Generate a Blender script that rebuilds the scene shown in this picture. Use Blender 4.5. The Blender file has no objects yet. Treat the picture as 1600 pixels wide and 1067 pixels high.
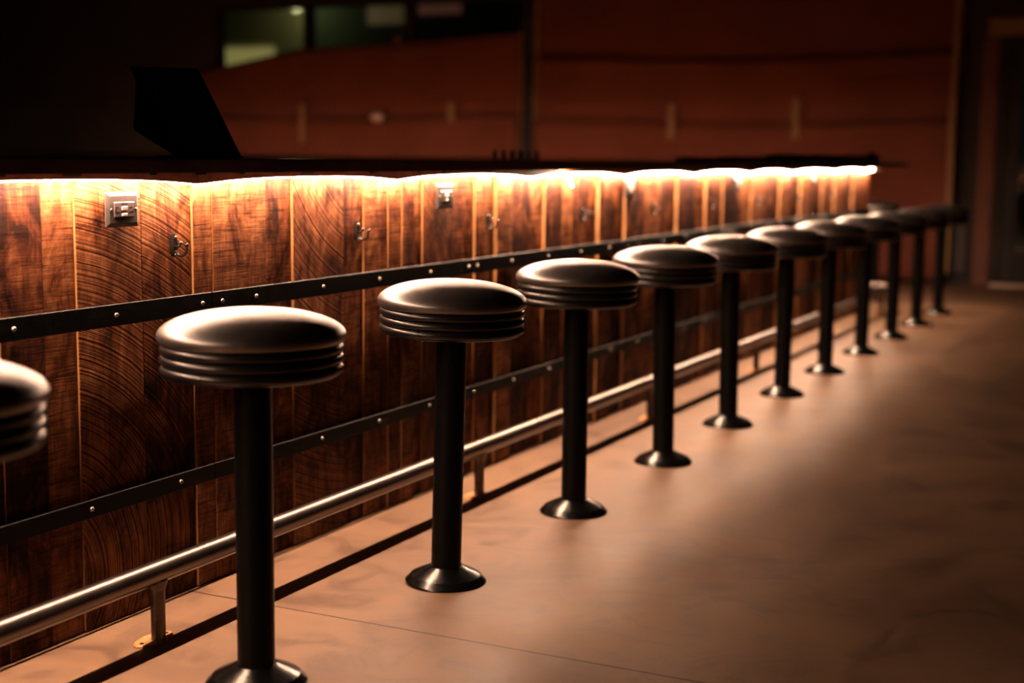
import bpy, bmesh, math, random
from mathutils import Vector, Matrix
random.seed(7)
SC = bpy.context.scene
COL = SC.collection

# ------------------------------------------------------------------ camera
cam_d = bpy.data.cameras.new('camera')
cam_d.sensor_width = 36.0
cam_d.lens = 50.0
cam_d.clip_start = 0.05
cam_d.clip_end = 200
cam_d.dof.use_dof = True
cam_d.dof.focus_distance = 3.2
cam_d.dof.aperture_fstop = 1.8
cam = bpy.data.objects.new('camera', cam_d)
COL.objects.link(cam)
yaw, pitch, roll = 0.4521944721, 0.1294308718, 0.0122176673
fw = Vector((-math.sin(yaw) * math.cos(pitch), math.cos(yaw) * math.cos(pitch), -math.sin(pitch)))
rt = fw.cross(Vector((0, 0, 1))).normalized()
up = rt.cross(fw)
r2 = rt * math.cos(roll) + up * math.sin(roll)
u2 = -rt * math.sin(roll) + up * math.cos(roll)
M = Matrix((r2, u2, -fw)).transposed().to_4x4()
M.translation = Vector((2.14383, 0.0, 1.04166))
cam.matrix_world = M
SC.camera = cam

# ------------------------------------------------------------------ world and exposure
wd = bpy.data.worlds.new('night')
SC.world = wd
wd.use_nodes = True
wd.node_tree.nodes['Background'].inputs[0].default_value = (0.25, 0.3, 0.22, 1)
wd.node_tree.nodes['Background'].inputs[1].default_value = 0.01
SC.view_settings.view_transform = 'Standard'
SC.view_settings.look = 'None'
SC.view_settings.gamma = 1.0
SC.view_settings.exposure = 0.15
SC.view_settings.use_curve_mapping = False
SC.cycles.use_denoising = True
SC.cycles.max_bounces = 8
SC.cycles.sample_clamp_indirect = 6.0

LED_COL = (1.0, 0.61, 0.40, 1)
LED_POW = 620.0


def area(name, loc, rot, sx, sy, power, color, spread=math.pi):
    d = bpy.data.lights.new(name, 'AREA')
    d.shape = 'RECTANGLE'
    d.size, d.size_y, d.energy, d.color, d.spread = sx, sy, power, color, spread
    o = bpy.data.objects.new(name, d)
    COL.objects.link(o)
    o.location = loc
    o.rotation_euler = rot
    return o


# ------------------------------------------------------------------ materials
def new_mat(name):
    m = bpy.data.materials.new(name)
    m.use_nodes = True
    nt = m.node_tree
    return m, nt, nt.nodes['Principled BSDF']


def nd(nt, kind, **kw):
    n = nt.nodes.new(kind)
    for k, v in kw.items():
        setattr(n, k, v)
    return n


def ramp(nt, stops, interp='LINEAR'):
    r = nt.nodes.new('ShaderNodeValToRGB')
    r.color_ramp.interpolation = interp
    el = r.color_ramp.elements
    while len(el) < len(stops):
        el.new(0.5)
    for e, (p, c) in zip(el, stops):
        e.position = p
        e.color = (c[0], c[1], c[2], 1)
    return r


def math_n(nt, op, a=None, b=None):
    n = nt.nodes.new('ShaderNodeMath')
    n.operation = op
    for i, v in enumerate((a, b)):
        if v is None:
            continue
        if isinstance(v, (int, float)):
            n.inputs[i].default_value = v
        else:
            nt.links.new(v, n.inputs[i])
    return n.outputs[0]


def mix_c(nt, fac, a, b, mode='MIX'):
    n = nt.nodes.new('ShaderNodeMix')
    n.data_type = 'RGBA'
    n.blend_type = mode
    for idx, v in ((0, fac), (6, a), (7, b)):
        if isinstance(v, (int, float)):
            n.inputs[idx].default_value = v
        elif isinstance(v, tuple):
            n.inputs[idx].default_value = (v[0], v[1], v[2], 1)
        else:
            nt.links.new(v, n.inputs[idx])
    return n.outputs[2]


def noise(nt, vec, scale, detail=4, rough=0.55, dist=0.0):
    n = nt.nodes.new('ShaderNodeTexNoise')
    n.inputs['Scale'].default_value = scale
    n.inputs['Detail'].default_value = detail
    n.inputs['Roughness'].default_value = rough
    n.inputs['Distortion'].default_value = dist
    if vec is not None:
        nt.links.new(vec, n.inputs['Vector'])
    return n.outputs['Fac']


def coords(nt, scale=(1, 1, 1), loc=(0, 0, 0)):
    tc = nt.nodes.new('ShaderNodeTexCoord')
    mp = nt.nodes.new('ShaderNodeMapping')
    mp.inputs['Scale'].default_value = scale
    mp.inputs['Location'].default_value = loc
    nt.links.new(tc.outputs['Object'], mp.inputs['Vector'])
    return mp.outputs['Vector']


def simple(name, col, rough=0.5, metal=0.0, nscale=30, var=0.25, bump=0.0, bscale=200, rvar=0.1, spec=0.5):
    m, nt, b = new_mat(name)
    v = coords(nt)
    f = noise(nt, v, nscale)
    d = tuple(c * (1 - var) for c in col)
    l = tuple(min(1, c * (1 + var)) for c in col)
    r = ramp(nt, [(0.3, d), (0.7, l)])
    nt.links.new(f, r.inputs[0])
    nt.links.new(r.outputs[0], b.inputs['Base Color'])
    rr = ramp(nt, [(0.3, (rough - rvar * rough,) * 3), (0.7, (rough + rvar * rough,) * 3)])
    nt.links.new(f, rr.inputs[0])
    nt.links.new(rr.outputs[0], b.inputs['Roughness'])
    b.inputs['Metallic'].default_value = metal
    b.inputs['Specular IOR Level'].default_value = spec
    if bump:
        bn = nd(nt, 'ShaderNodeBump')
        bn.inputs['Strength'].default_value = bump
        bn.inputs['Distance'].default_value = 0.001
        nt.links.new(noise(nt, v, bscale, 3), bn.inputs['Height'])
        nt.links.new(bn.outputs[0], b.inputs['Normal'])
    return m


def emit_mat(name, col, power):
    m, nt, b = new_mat(name)
    b.inputs['Base Color'].default_value = (0.8, 0.7, 0.6, 1)
    b.inputs['Emission Color'].default_value = col
    b.inputs['Emission Strength'].default_value = power
    return m


def plank_mat():
    m, nt, b = new_mat('reclaimed_planks')
    L = nt.links

    def at(name):
        a = nt.nodes.new('ShaderNodeAttribute')
        a.attribute_name = name
        return a.outputs['Fac']
    tc = nt.nodes.new('ShaderNodeTexCoord')
    sep = nt.nodes.new('ShaderNodeSeparateXYZ')
    L.new(tc.outputs['Object'], sep.inputs[0])
    bid, arc, acy, acz, tone = at('bid'), at('arc'), at('acy'), at('acz'), at('tone')
    y, z = sep.outputs[1], sep.outputs[2]
    # coordinate shifted per board
    cb = nt.nodes.new('ShaderNodeCombineXYZ')
    L.new(math_n(nt, 'MULTIPLY', bid, 7.3), cb.inputs[0])
    L.new(math_n(nt, 'ADD', y, math_n(nt, 'MULTIPLY', bid, 3.1)), cb.inputs[1])
    L.new(math_n(nt, 'ADD', z, math_n(nt, 'MULTIPLY', bid, 1.7)), cb.inputs[2])
    P = cb.outputs[0]

    def mp(scale):
        n = nt.nodes.new('ShaderNodeMapping')
        n.inputs['Scale'].default_value = scale
        L.new(P, n.inputs['Vector'])
        return n.outputs[0]
    # arced circular saw marks
    dy = math_n(nt, 'SUBTRACT', y, acy)
    dz = math_n(nt, 'SUBTRACT', z, acz)
    dist = math_n(nt, 'SQRT', math_n(nt, 'ADD', math_n(nt, 'MULTIPLY', dy, dy), math_n(nt, 'MULTIPLY', dz, dz)))
    wob = noise(nt, mp((1, 1, 1)), 9, 3)
    dd = math_n(nt, 'ADD', dist, math_n(nt, 'MULTIPLY', wob, 0.007))
    wv = nt.nodes.new('ShaderNodeTexNoise')
    wv.noise_dimensions = '1D'
    wv.inputs['Scale'].default_value = 165
    wv.inputs['Detail'].default_value = 2
    wv.inputs['Roughness'].default_value = 0.5
    L.new(dd, wv.inputs['W'])
    arc_v = wv.outputs['Fac']
    # straight cross-grain band saw marks
    hz = noise(nt, mp((1, 7, 120)), 1.0, 5, 0.62, 0.9)
    hz2 = noise(nt, mp((1, 10, 420)), 1.0, 2, 0.5)
    straight = math_n(nt, 'ADD', math_n(nt, 'MULTIPLY', hz, 0.72), math_n(nt, 'MULTIPLY', hz2, 0.28))
    mx = nt.nodes.new('ShaderNodeMix')
    L.new(arc, mx.inputs[0])
    L.new(straight, mx.inputs[2])
    L.new(arc_v, mx.inputs[3])
    kerf = mx.outputs[0]
    # vertical grain and blotches
    grain = noise(nt, mp((1, 48, 5)), 1.0, 6, 0.62, 0.9)
    blot = noise(nt, mp((1, 11, 7.5)), 1.0, 8, 0.68, 0.7)
    kr = ramp(nt, [(0.37, (0.30, 0.25, 0.23)), (0.47, (0.86, 0.86, 0.86)), (0.62, (1.25, 1.25, 1.25))])
    L.new(kerf, kr.inputs[0])
    base = ramp(nt, [(0.36, (0.013, 0.0034, 0.0019)), (0.44, (0.050, 0.0135, 0.0055)), (0.54, (0.130, 0.044, 0.0165)), (0.70, (0.28, 0.115, 0.046))])
    bl = math_n(nt, 'ADD', math_n(nt, 'MULTIPLY', blot, 0.72), math_n(nt, 'MULTIPLY', grain, 0.28))
    bl = math_n(nt, 'ADD', bl, math_n(nt, 'MULTIPLY', math_n(nt, 'SUBTRACT', tone, 0.5), 0.34))
    L.new(bl, base.inputs[0])
    c = mix_c(nt, 1.0, base.outputs[0], kr.outputs[0], 'MULTIPLY')
    # knots
    vor = nt.nodes.new('ShaderNodeTexVoronoi')
    vor.inputs['Scale'].default_value = 1.0
    L.new(mp((1, 5.5, 2.6)), vor.inputs['Vector'])
    kn = ramp(nt, [(0.035, (0.12, 0.08, 0.07)), (0.075, (1, 1, 1))])
    L.new(vor.outputs['Distance'], kn.inputs[0])
    c = mix_c(nt, 0.85, c, kn.outputs[0], 'MULTIPLY')
    # thin drying cracks
    crk = noise(nt, mp((1, 34, 1.6)), 1.0, 2, 0.5)
    cr = ramp(nt, [(0.487, (1, 1, 1)), (0.497, (0.35, 0.3, 0.28)), (0.503, (0.35, 0.3, 0.28)), (0.513, (1, 1, 1))])
    L.new(crk, cr.inputs[0])
    c = mix_c(nt, 0.35, c, cr.outputs[0], 'MULTIPLY')
    L.new(c, b.inputs['Base Color'])
    b.inputs['Roughness'].default_value = 0.6
    b.inputs['Specular IOR Level'].default_value = 0.07
    bn = nt.nodes.new('ShaderNodeBump')
    bn.inputs['Strength'].default_value = 0.55
    bn.inputs['Distance'].default_value = 0.0016
    h = math_n(nt, 'ADD', kerf, math_n(nt, 'MULTIPLY', grain, 0.5))
    L.new(h, bn.inputs['Height'])
    L.new(bn.outputs[0], b.inputs['Normal'])
    return m


def floor_mat():
    m, nt, b = new_mat('stained_concrete')
    L = nt.links
    v = coords(nt)
    a = noise(nt, v, 1.1, 6, 0.6, 0.8)
    c1 = ramp(nt, [(0.3, (0.135, 0.079, 0.049)), (0.5, (0.19, 0.114, 0.070)), (0.7, (0.25, 0.155, 0.092))])
    L.new(a, c1.inputs[0])
    bb = noise(nt, v, 5.5, 6, 0.62, 1.2)
    c2 = ramp(nt, [(0.34, (0.62, 0.60, 0.64)), (0.5, (1, 1, 1)), (0.66, (1.2, 1.13, 0.98))])
    L.new(bb, c2.inputs[0])
    c = mix_c(nt, 0.8, c1.outputs[0], c2.outputs[0], 'MULTIPLY')
    # hairline cracks and a few thin pale scratches
    vo = nt.nodes.new('ShaderNodeTexVoronoi')
    vo.feature = 'DISTANCE_TO_EDGE'
    vo.inputs['Scale'].default_value = 0.75
    nz = nt.nodes.new('ShaderNodeTexNoise')
    nz.inputs['Scale'].default_value = 3
    nz.inputs['Detail'].default_value = 6
    L.new(v, nz.inputs['Vector'])
    ad = nt.nodes.new('ShaderNodeVectorMath')
    ad.operation = 'MULTIPLY_ADD'
    L.new(nz.outputs['Color'], ad.inputs[0])
    ad.inputs[1].default_value = (0.5, 0.5, 0.5)
    L.new(v, ad.inputs[2])
    L.new(ad.outputs[0], vo.inputs['Vector'])
    cr = ramp(nt, [(0.0, (1, 1, 1)), (0.004, (0, 0, 0))])
    L.new(vo.outputs['Distance'], cr.inputs[0])
    msk = ramp(nt, [(0.52, (0, 0, 0)), (0.6, (1, 1, 1))])
    L.new(noise(nt, v, 1.7, 3), msk.inputs[0])
    f = math_n(nt, 'MULTIPLY', cr.outputs[0], msk.outputs[0])
    f = math_n(nt, 'MULTIPLY', f, 0.45)
    c = mix_c(nt, f, c, (0.32, 0.20, 0.12))
    # straight saw-cut control joint across the slab
    sp = nt.nodes.new('ShaderNodeSeparateXYZ')
    L.new(v, sp.inputs[0])
    jy = math_n(nt, 'ADD', sp.outputs[1], math_n(nt, 'MULTIPLY', math_n(nt, 'SUBTRACT', noise(nt, v, 60, 2), 0.5), 0.003))
    j1 = math_n(nt, 'LESS_THAN', math_n(nt, 'ABSOLUTE', math_n(nt, 'SUBTRACT', jy, 2.635)), 0.003)
    j2 = math_n(nt, 'LESS_THAN', math_n(nt, 'ABSOLUTE', math_n(nt, 'SUBTRACT', jy, 8.9)), 0.0021)
    j = math_n(nt, 'MAXIMUM', j1, j2)
    c = mix_c(nt, j, c, (0.03, 0.015, 0.01))
    L.new(c, b.inputs['Base Color'])
    rr = ramp(nt, [(0.3, (0.40,) * 3), (0.7, (0.56,) * 3)])
    L.new(bb, rr.inputs[0])
    L.new(rr.outputs[0], b.inputs['Roughness'])
    b.inputs['Specular IOR Level'].default_value = 0.35
    bn = nt.nodes.new('ShaderNodeBump')
    bn.inputs['Strength'].default_value = 0.25
    bn.inputs['Distance'].default_value = 0.002
    L.new(math_n(nt, 'SUBTRACT', noise(nt, v, 14, 5), math_n(nt, 'MULTIPLY', j, 1.5)), bn.inputs['Height'])
    L.new(bn.outputs[0], b.inputs['Normal'])
    return m


MAT = {}
MAT['planks'] = plank_mat()
MAT['floor'] = floor_mat()
MAT['litedge'] = simple('lit_plank_edge', (0.26, 0.115, 0.035), 0.6, 0, 9, 0.3, 0.1, 90)  # plank side faces lighter, the strip glow they catch put into the colour
MAT['vinyl'] = simple('black_vinyl', (0.020, 0.0175, 0.0165), 0.40, 0, 40, 0.1, 0.15, 700, 0.04, 1.0)
MAT['vinyl'].node_tree.nodes['Principled BSDF'].inputs['Coat Weight'].default_value = 1.0
MAT['vinyl'].node_tree.nodes['Principled BSDF'].inputs['Coat Roughness'].default_value = 0.37
MAT['vinyl'].node_tree.nodes['Principled BSDF'].inputs['Coat IOR'].default_value = 1.9
MAT['trimring'] = simple('black_ribbed_band', (0.006, 0.0055, 0.0055), 0.30, 0, 40, 0.1, 0.05, 500, 0.1, 0.6)
MAT['powder'] = simple('black_powder_coat', (0.0025, 0.0025, 0.0025), 0.38, 0, 60, 0.2, 0.2, 900, 0.1, 0.09)
MAT['flange'] = simple('black_gloss_enamel', (0.003, 0.003, 0.003), 0.20, 0, 60, 0.2, 0.22, 420, 0.15, 0.6)
MAT['steelbar'] = simple('blackened_steel', (0.004, 0.004, 0.004), 0.42, 0.0, 25, 0.35, 0.2, 160, 0.2, 0.09)
MAT['bolt'] = simple('zinc_bolt', (0.25, 0.22, 0.19), 0.32, 1.0, 90, 0.2)
MAT['rail'] = simple('worn_steel_tube', (0.19, 0.163, 0.15), 0.29, 1.0, 9, 0.12, 0.0, 120, 0.06)
MAT['railpost'] = simple('dark_worn_steel', (0.12, 0.09, 0.07), 0.42, 0.8, 30, 0.5, 0.2, 150, 0.2)
MAT['rust'] = simple('rusted_plate', (0.50, 0.24, 0.09), 0.6, 0.3, 70, 0.4, 0.5, 120, 0.2)
MAT['top'] = simple('dark_lacquered_top', (0.085, 0.042, 0.025), 0.33, 0, 14, 0.4, 0.1, 90)
MAT['cleat'] = simple('dark_red_brown_wood', (0.42, 0.17, 0.10), 0.6, 0, 12, 0.4, 0.2, 90)
MAT['clip'] = simple('dark_clip', (0.02, 0.015, 0.012), 0.5)
MAT['plate'] = simple('brushed_steel_plate', (0.045, 0.036, 0.033), 0.45, 0.3, 60, 0.12, 0.1, 300)
MAT['device'] = simple('grey_outlet_body', (0.07, 0.05, 0.045), 0.35, 0.1, 60, 0.1)
MAT['button'] = simple('pale_outlet_button', (0.34, 0.27, 0.24), 0.3, 0.1, 60, 0.1)
MAT['slot'] = simple('black_slot', (0.008, 0.007, 0.007), 0.5)
MAT['hook'] = simple('oiled_bronze', (0.02, 0.015, 0.013), 0.2, 0.5, 60, 0.3)
MAT['paper'] = simple('red_rosin_paper', (0.185, 0.062, 0.040), 0.85, 0, 1.3, 0.15, 0.2, 4, 0.05, 0.1)
MAT['tape'] = simple('masking_tape', (0.32, 0.18, 0.08), 0.7, 0, 8, 0.1)
MAT['darkwall'] = simple('dark_painted_wall', (0.04, 0.030, 0.023), 0.85, 0, 1.5, 0.35, 0.2, 30)
MAT['ceiling'] = simple('dark_ceiling', (0.02, 0.02, 0.02), 0.9, 0, 2, 0.2)
MAT['frame'] = simple('black_window_frame', (0.010, 0.009, 0.008), 0.7, 0.0, 8, 0.2)
MAT['jamb'] = simple('raw_timber_trim', (0.30, 0.17, 0.07), 0.7, 0, 8, 0.25, 0.2, 40)
MAT['greypanel'] = simple('grey_primed_panel', (0.09, 0.075, 0.07), 0.7, 0, 3, 0.1)
MAT['redwood'] = simple('reddish_trim', (0.15, 0.05, 0.028), 0.7, 0, 6, 0.2)
MAT['threshold'] = simple('aluminium_threshold', (0.65, 0.5, 0.4), 0.35, 0.8, 20, 0.1)
MAT['plastic'] = simple('black_plastic', (0.012, 0.012, 0.013), 0.35, 0, 20, 0.1)
MAT['screen'] = simple('dark_screen', (0.006, 0.006, 0.008), 0.12, 0, 5, 0.1)
MAT['bottle'] = simple('dark_bottle_glass', (0.03, 0.02, 0.01), 0.08, 0, 5, 0.2)
MAT['label'] = simple('aged_paper_band', (0.35, 0.25, 0.14), 0.7, 0, 20, 0.2)
MAT['tray'] = simple('pale_brown_wood', (0.50, 0.34, 0.22), 0.55, 0, 9, 0.25)
MAT['led'] = emit_mat('warm_led_diffuser', LED_COL, LED_POW)
MAT['ledback'] = simple('tape_backing', (0.12, 0.06, 0.035), 0.6)
MAT['asphalt'] = simple('night_ground', (0.05, 0.05, 0.045), 0.8)
MAT['facade'] = simple('pale_stucco', (0.35, 0.33, 0.18), 0.8, 0, 1, 0.15)
MAT['annex'] = simple('dark_green_cladding', (0.06, 0.085, 0.05), 0.8)
MAT['lit'] = emit_mat('lit_soffit', (0.62, 0.52, 0.16, 1), 0.28)
MAT['lit2'] = emit_mat('lit_shop_glow', (0.45, 0.27, 0.12, 1), 0.07)
MAT['lit3'] = emit_mat('lit_red_sign', (0.45, 0.14, 0.09, 1), 0.08)


def glass_mat():
    m, nt, b = new_mat('window_glass')
    b.inputs['Base Color'].default_value = (0.9, 0.95, 0.92, 1)
    b.inputs['Transmission Weight'].default_value = 1.0
    b.inputs['Roughness'].default_value = 0.02
    b.inputs['IOR'].default_value = 1.45
    n = noise(nt, coords(nt), 2)
    r = ramp(nt, [(0.3, (0.01,) * 3), (0.7, (0.05,) * 3)])
    nt.links.new(n, r.inputs[0])
    nt.links.new(r.outputs[0], b.inputs['Roughness'])
    return m


MAT['glass'] = glass_mat()


# ------------------------------------------------------------------ mesh helpers
def box(bm, x0, x1, y0, y1, z0, z1, bevel=0.0, seg=1):
    t = bmesh.new()
    bmesh.ops.create_cube(t, size=1.0)
    for v in t.verts:
        v.co = Vector(((x0 + x1) / 2 + v.co.x * (x1 - x0), (y0 + y1) / 2 + v.co.y * (y1 - y0), (z0 + z1) / 2 + v.co.z * (z1 - z0)))
    if bevel:
        bmesh.ops.bevel(t, geom=list(t.edges), offset=bevel, segments=seg, affect='EDGES', profile=0.5)
    merge(bm, t)


def merge(bm, t, mat=None):
    if mat is not None:
        bmesh.ops.transform(t, matrix=mat, verts=t.verts)
    me = bpy.data.meshes.new('tmp')
    t.to_mesh(me)
    t.free()
    bm.from_mesh(me)
    bpy.data.meshes.remove(me)


def lathe(bm, prof, n=64, cx=0, cy=0, close=True):
    rings = []
    for r, z in prof:
        if r < 1e-6:
            rings.append([bm.verts.new((cx, cy, z))])
        else:
            rings.append([bm.verts.new((cx + r * math.cos(2 * math.pi * i / n), cy + r * math.sin(2 * math.pi * i / n), z)) for i in range(n)])
    for a, b in zip(rings, rings[1:]):
        if len(a) == 1 and len(b) == 1:
            continue
        for i in range(n):
            j = (i + 1) % n
            if len(a) == 1:
                bm.faces.new((a[0], b[j], b[i]))
            elif len(b) == 1:
                bm.faces.new((a[i], a[j], b[0]))
            else:
                bm.faces.new((a[i], a[j], b[j], b[i]))
    return rings


def tube(bm, pts, rad, n=16, caps=True):
    pts = [Vector(p) for p in pts]
    rings = []
    prev = None
    for i, p in enumerate(pts):
        if i == 0:
            d = pts[1] - p
        elif i == len(pts) - 1:
            d = p - pts[i - 1]
        else:
            d = (pts[i + 1] - p).normalized() + (p - pts[i - 1]).normalized()
        d.normalize()
        if prev is None:
            a = d.cross(Vector((0, 0, 1)))
            if a.length < 1e-3:
                a = d.cross(Vector((0, 1, 0)))
        else:
            a = prev - d * prev.dot(d)
        a.normalize()
        prev = a
        b = d.cross(a)
        r = rad[i] if isinstance(rad, (list, tuple)) else rad
        rings.append([bm.verts.new(p + (a * math.cos(2 * math.pi * k / n) + b * math.sin(2 * math.pi * k / n)) * r) for k in range(n)])
    for a, b in zip(rings, rings[1:]):
        for k in range(n):
            bm.faces.new((a[k], a[(k + 1) % n], b[(k + 1) % n], b[k]))
    if caps:
        bm.faces.new(rings[0][::-1])
        bm.faces.new(rings[-1])


def obj(name, bm, mat, parent=None, smooth=False, loc=None, angle=None):
    bmesh.ops.recalc_face_normals(bm, faces=bm.faces)
    me = bpy.data.meshes.new(name)
    bm.to_mesh(me)
    bm.free()
    if smooth:
        for p in me.polygons:
            p.use_smooth = True
    if angle:
        me.set_sharp_from_angle(angle=math.radians(angle))
    me.materials.append(mat)
    o = bpy.data.objects.new(name, me)
    COL.objects.link(o)
    if parent:
        o.parent = parent
    if loc:
        o.location = loc
    return o


def tag(o, label, cat, group=None, kind=None):
    o['label'] = label
    o['category'] = cat
    if group:
        o['group'] = group
    if kind:
        o['kind'] = kind
    return o


def struct(o, label=None):
    o['kind'] = 'structure'
    if label:
        o['label'] = label
    return o


def thing(name, label, cat, loc=(0, 0, 0), rot=(0, 0, 0), group=None):
    o = bpy.data.objects.new(name, None)
    o.empty_display_size = 0.1
    COL.objects.link(o)
    o.location = loc
    o.rotation_euler = rot
    return tag(o, label, cat, group)


def copy_tree(o, parent=None):
    c = o.copy()
    COL.objects.link(c)
    c.parent = parent
    for ch in list(o.children):
        copy_tree(ch, c)
    return c


# ------------------------------------------------------------------ room shell
YB = 12.65          # plane of the far window wall
bm = bmesh.new(); box(bm, -12, 6, -3, YB + 0.2, -0.1, 0.0)
struct(obj('floor', bm, MAT['floor']), 'stained orange-brown concrete floor')
bm = bmesh.new(); box(bm, -12, 6, -3, YB + 0.2, 3.4, 3.5)
struct(obj('ceiling', bm, MAT['ceiling']))
bm = bmesh.new(); box(bm, -12.1, -12, -3, YB + 0.2, 0, 3.4)
struct(obj('wall_left', bm, MAT['darkwall']))
bm = bmesh.new(); box(bm, 6, 6.1, -3, YB + 0.2, 0, 3.4)
struct(obj('wall_right', bm, MAT['darkwall']))
bm = bmesh.new(); box(bm, -12, 6, -3.1, -3, 0, 3.4)
struct(obj('wall_front', bm, MAT['darkwall']))
# back wall with openings: window 1 (-7.60..-3.91), window 2 (-3.78..0.14), door (0.55..1.55)
bm = bmesh.new()
box(bm, -12, -7.62, YB, YB + 0.2, 0, 3.4)
box(bm, -7.62, 0.16, YB, YB + 0.2, 0, 0.06)
box(bm, -7.62, 0.16, YB, YB + 0.2, 2.60, 3.4)
box(bm, -3.90, -3.79, YB, YB + 0.2, 0.06, 2.60)
box(bm, 0.16, 0.56, YB, YB + 0.2, 0, 3.4)
box(bm, 0.56, 1.54, YB, YB + 0.2, 2.08, 3.4)
box(bm, 1.54, 6, YB, YB + 0.2, 0, 3.4)
struct(obj('wall_back', bm, MAT['darkwall']))


def window(name, x0, x1, mulls):
    e = bpy.data.objects.new(name, None)
    COL.objects.link(e)
    e['kind'] = 'structure'
    b = bmesh.new()
    fr = 0.05
    box(b, x0, x0 + fr, YB + 0.02, YB + 0.10, 0.06, 2.60, 0.004)
    box(b, x1 - fr, x1, YB + 0.02, YB + 0.10, 0.06, 2.60, 0.004)
    box(b, x0, x1, YB + 0.02, YB + 0.10, 2.55, 2.60, 0.004)
    box(b, x0, x1, YB + 0.02, YB + 0.10, 0.06, 0.11, 0.004)
    obj('window_frame', b, MAT['frame'], e)
    for mx in mulls:
        b = bmesh.new()
        box(b, mx - 0.05, mx + 0.05, YB + 0.01, YB + 0.11, 0.11, 2.55, 0.004)
        obj('mullion', b, MAT['frame'], e)
    xs = [x0 + fr] + [m_ for m_ in mulls] + [x1 - fr]
    for a, c in zip(xs, xs[1:]):
        b = bmesh.new()
        box(b, a, c, YB + 0.055, YB + 0.063, 0.11, 2.55)
        obj('pane', b, MAT['glass'], e)
    return e


window('window_1', -7.62, -3.90, (-6.43, -5.20))
window('window_2', -3.79, 0.16, (-2.48, -1.16))
# narrow black post cover between the windows and raw timber jambs beside it
bm = bmesh.new(); box(bm, -3.905, -3.785, YB - 0.05, YB, 0.0, 3.4, 0.004)
struct(obj('trim_1', bm, MAT['frame']), 'black post between the two papered windows')
bm = bmesh.new(); box(bm, -3.955, -3.905, YB - 0.035, YB - 0.001, 0.06, 2.24)
struct(obj('trim_2', bm, MAT['jamb']))
bm = bmesh.new(); box(bm, -3.785, -3.745, YB - 0.035, YB - 0.001, 0.06, 2.6)
struct(obj('trim_3', bm, MAT['jamb']))
bm = bmesh.new(); box(bm, -12, 0.56, YB - 0.02, YB, 0, 0.09, 0.003)
struct(obj('baseboard_back', bm, MAT['frame']))
bm = bmesh.new(); box(bm, 0.17, 0.30, YB - 0.022, YB - 0.001, 0.10, 0.62, 0.003)
struct(obj('trim_4', bm, MAT['greypanel']))
bm = bmesh.new(); box(bm, 0.37, 0.50, YB - 0.025, YB - 0.001, 0.0, 2.07, 0.003)
struct(obj('trim_5', bm, MAT['redwood']), 'reddish upright casing left of the dark door')
bm = bmesh.new(); box(bm, 0.40, 1.66, YB - 0.03, YB - 0.001, 2.08, 2.23, 0.003)
struct(obj('trim_6', bm, MAT['jamb']), 'brown timber casing above the dark door')
# door
e = bpy.data.objects.new('door_1', None); COL.objects.link(e); e['kind'] = 'structure'
e['label'] = 'dark glazed door at the far right'
bm = bmesh.new()
box(bm, 0.56, 0.69, YB + 0.02, YB + 0.07, 0.02, 2.07, 0.004)
box(bm, 1.41, 1.54, YB + 0.02, YB + 0.07, 0.02, 2.07, 0.004)
box(bm, 0.69, 1.41, YB + 0.02, YB + 0.07, 1.93, 2.07, 0.004)
box(bm, 0.69, 1.41, YB + 0.02, YB + 0.07, 0.95, 1.04, 0.004)
box(bm, 0.69, 1.41, YB + 0.02, YB + 0.07, 0.02, 0.30, 0.004)
obj('door_frame', bm, MAT['frame'], e)
for z0, z1 in ((0.30, 0.95), (1.04, 1.93)):
    bm = bmesh.new(); box(bm, 0.69, 1.41, YB + 0.04, YB + 0.048, z0, z1)
    obj('pane', bm, MAT['glass'], e)
bm = bmesh.new(); tube(bm, [(1.36, YB - 0.03, 0.9), (1.36, YB - 0.05, 0.93), (1.36, YB - 0.05, 1.17), (1.36, YB - 0.03, 1.2)], 0.012)
obj('door_handle', bm, MAT['bolt'], e, True)
bm = bmesh.new(); box(bm, 0.52, 1.58, YB - 0.06, YB + 0.1, 0.0, 0.022, 0.004)
obj('threshold', bm, MAT['threshold'], e)

# outside seen through the uncovered top of window 1
bm = bmesh.new(); box(bm, -60, 30, YB + 0.2, 60, -0.12, -0.02)
struct(obj('ground', bm, MAT['asphalt']))
b_ = thing('building', 'pale building with a lit strip window seen through the left window', 'building', (-19, 26, 0))
bm = bmesh.new(); box(bm, -4, 3.45, 0, 6, 0, 6.5); box(bm, -4.3, 3.6, -1.0, 0, 4.35, 4.5); box(bm, 0.9, 1.15, -0.2, 0, 0, 4.35)
obj('facade', bm, MAT['facade'], b_)
bm = bmesh.new(); box(bm, -2.2, 2.7, -0.06, -0.02, 2.2, 3.33)
obj('lit_window', bm, MAT['lit'], b_)
bm = bmesh.new(); box(bm, 3.45, 14, 0.0, 6, 0, 5.4)
obj('annex', bm, MAT['annex'], b_)
bm = bmesh.new(); box(bm, 5.1, 5.95, -0.06, -0.02, 3.74, 4.10)
obj('side_window', bm, MAT['lit2'], b_)
bm = bmesh.new(); box(bm, 6.2, 7.3, -0.06, -0.02, 3.90, 4.10)
obj('sign', bm, MAT['lit3'], b_)
bm = bmesh.new(); t = bmesh.new(); lathe(t, [(0, 0), (0.16, 0), (0.14, 0.06), (0, 0.08)], 24); merge(bm, t, Matrix.Translation((3.75, -0.7, 4.28)))
obj('canopy_lamp', bm, MAT['facade'], b_)
pl_ = bpy.data.lights.new('canopy_light', 'POINT'); pl_.energy = 7; pl_.color = (0.85, 0.78, 0.40); pl_.shadow_soft_size = 0.12
po = bpy.data.objects.new('canopy_light', pl_); COL.objects.link(po); po.location = (-15.25, 25.3, 4.15)

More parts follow.
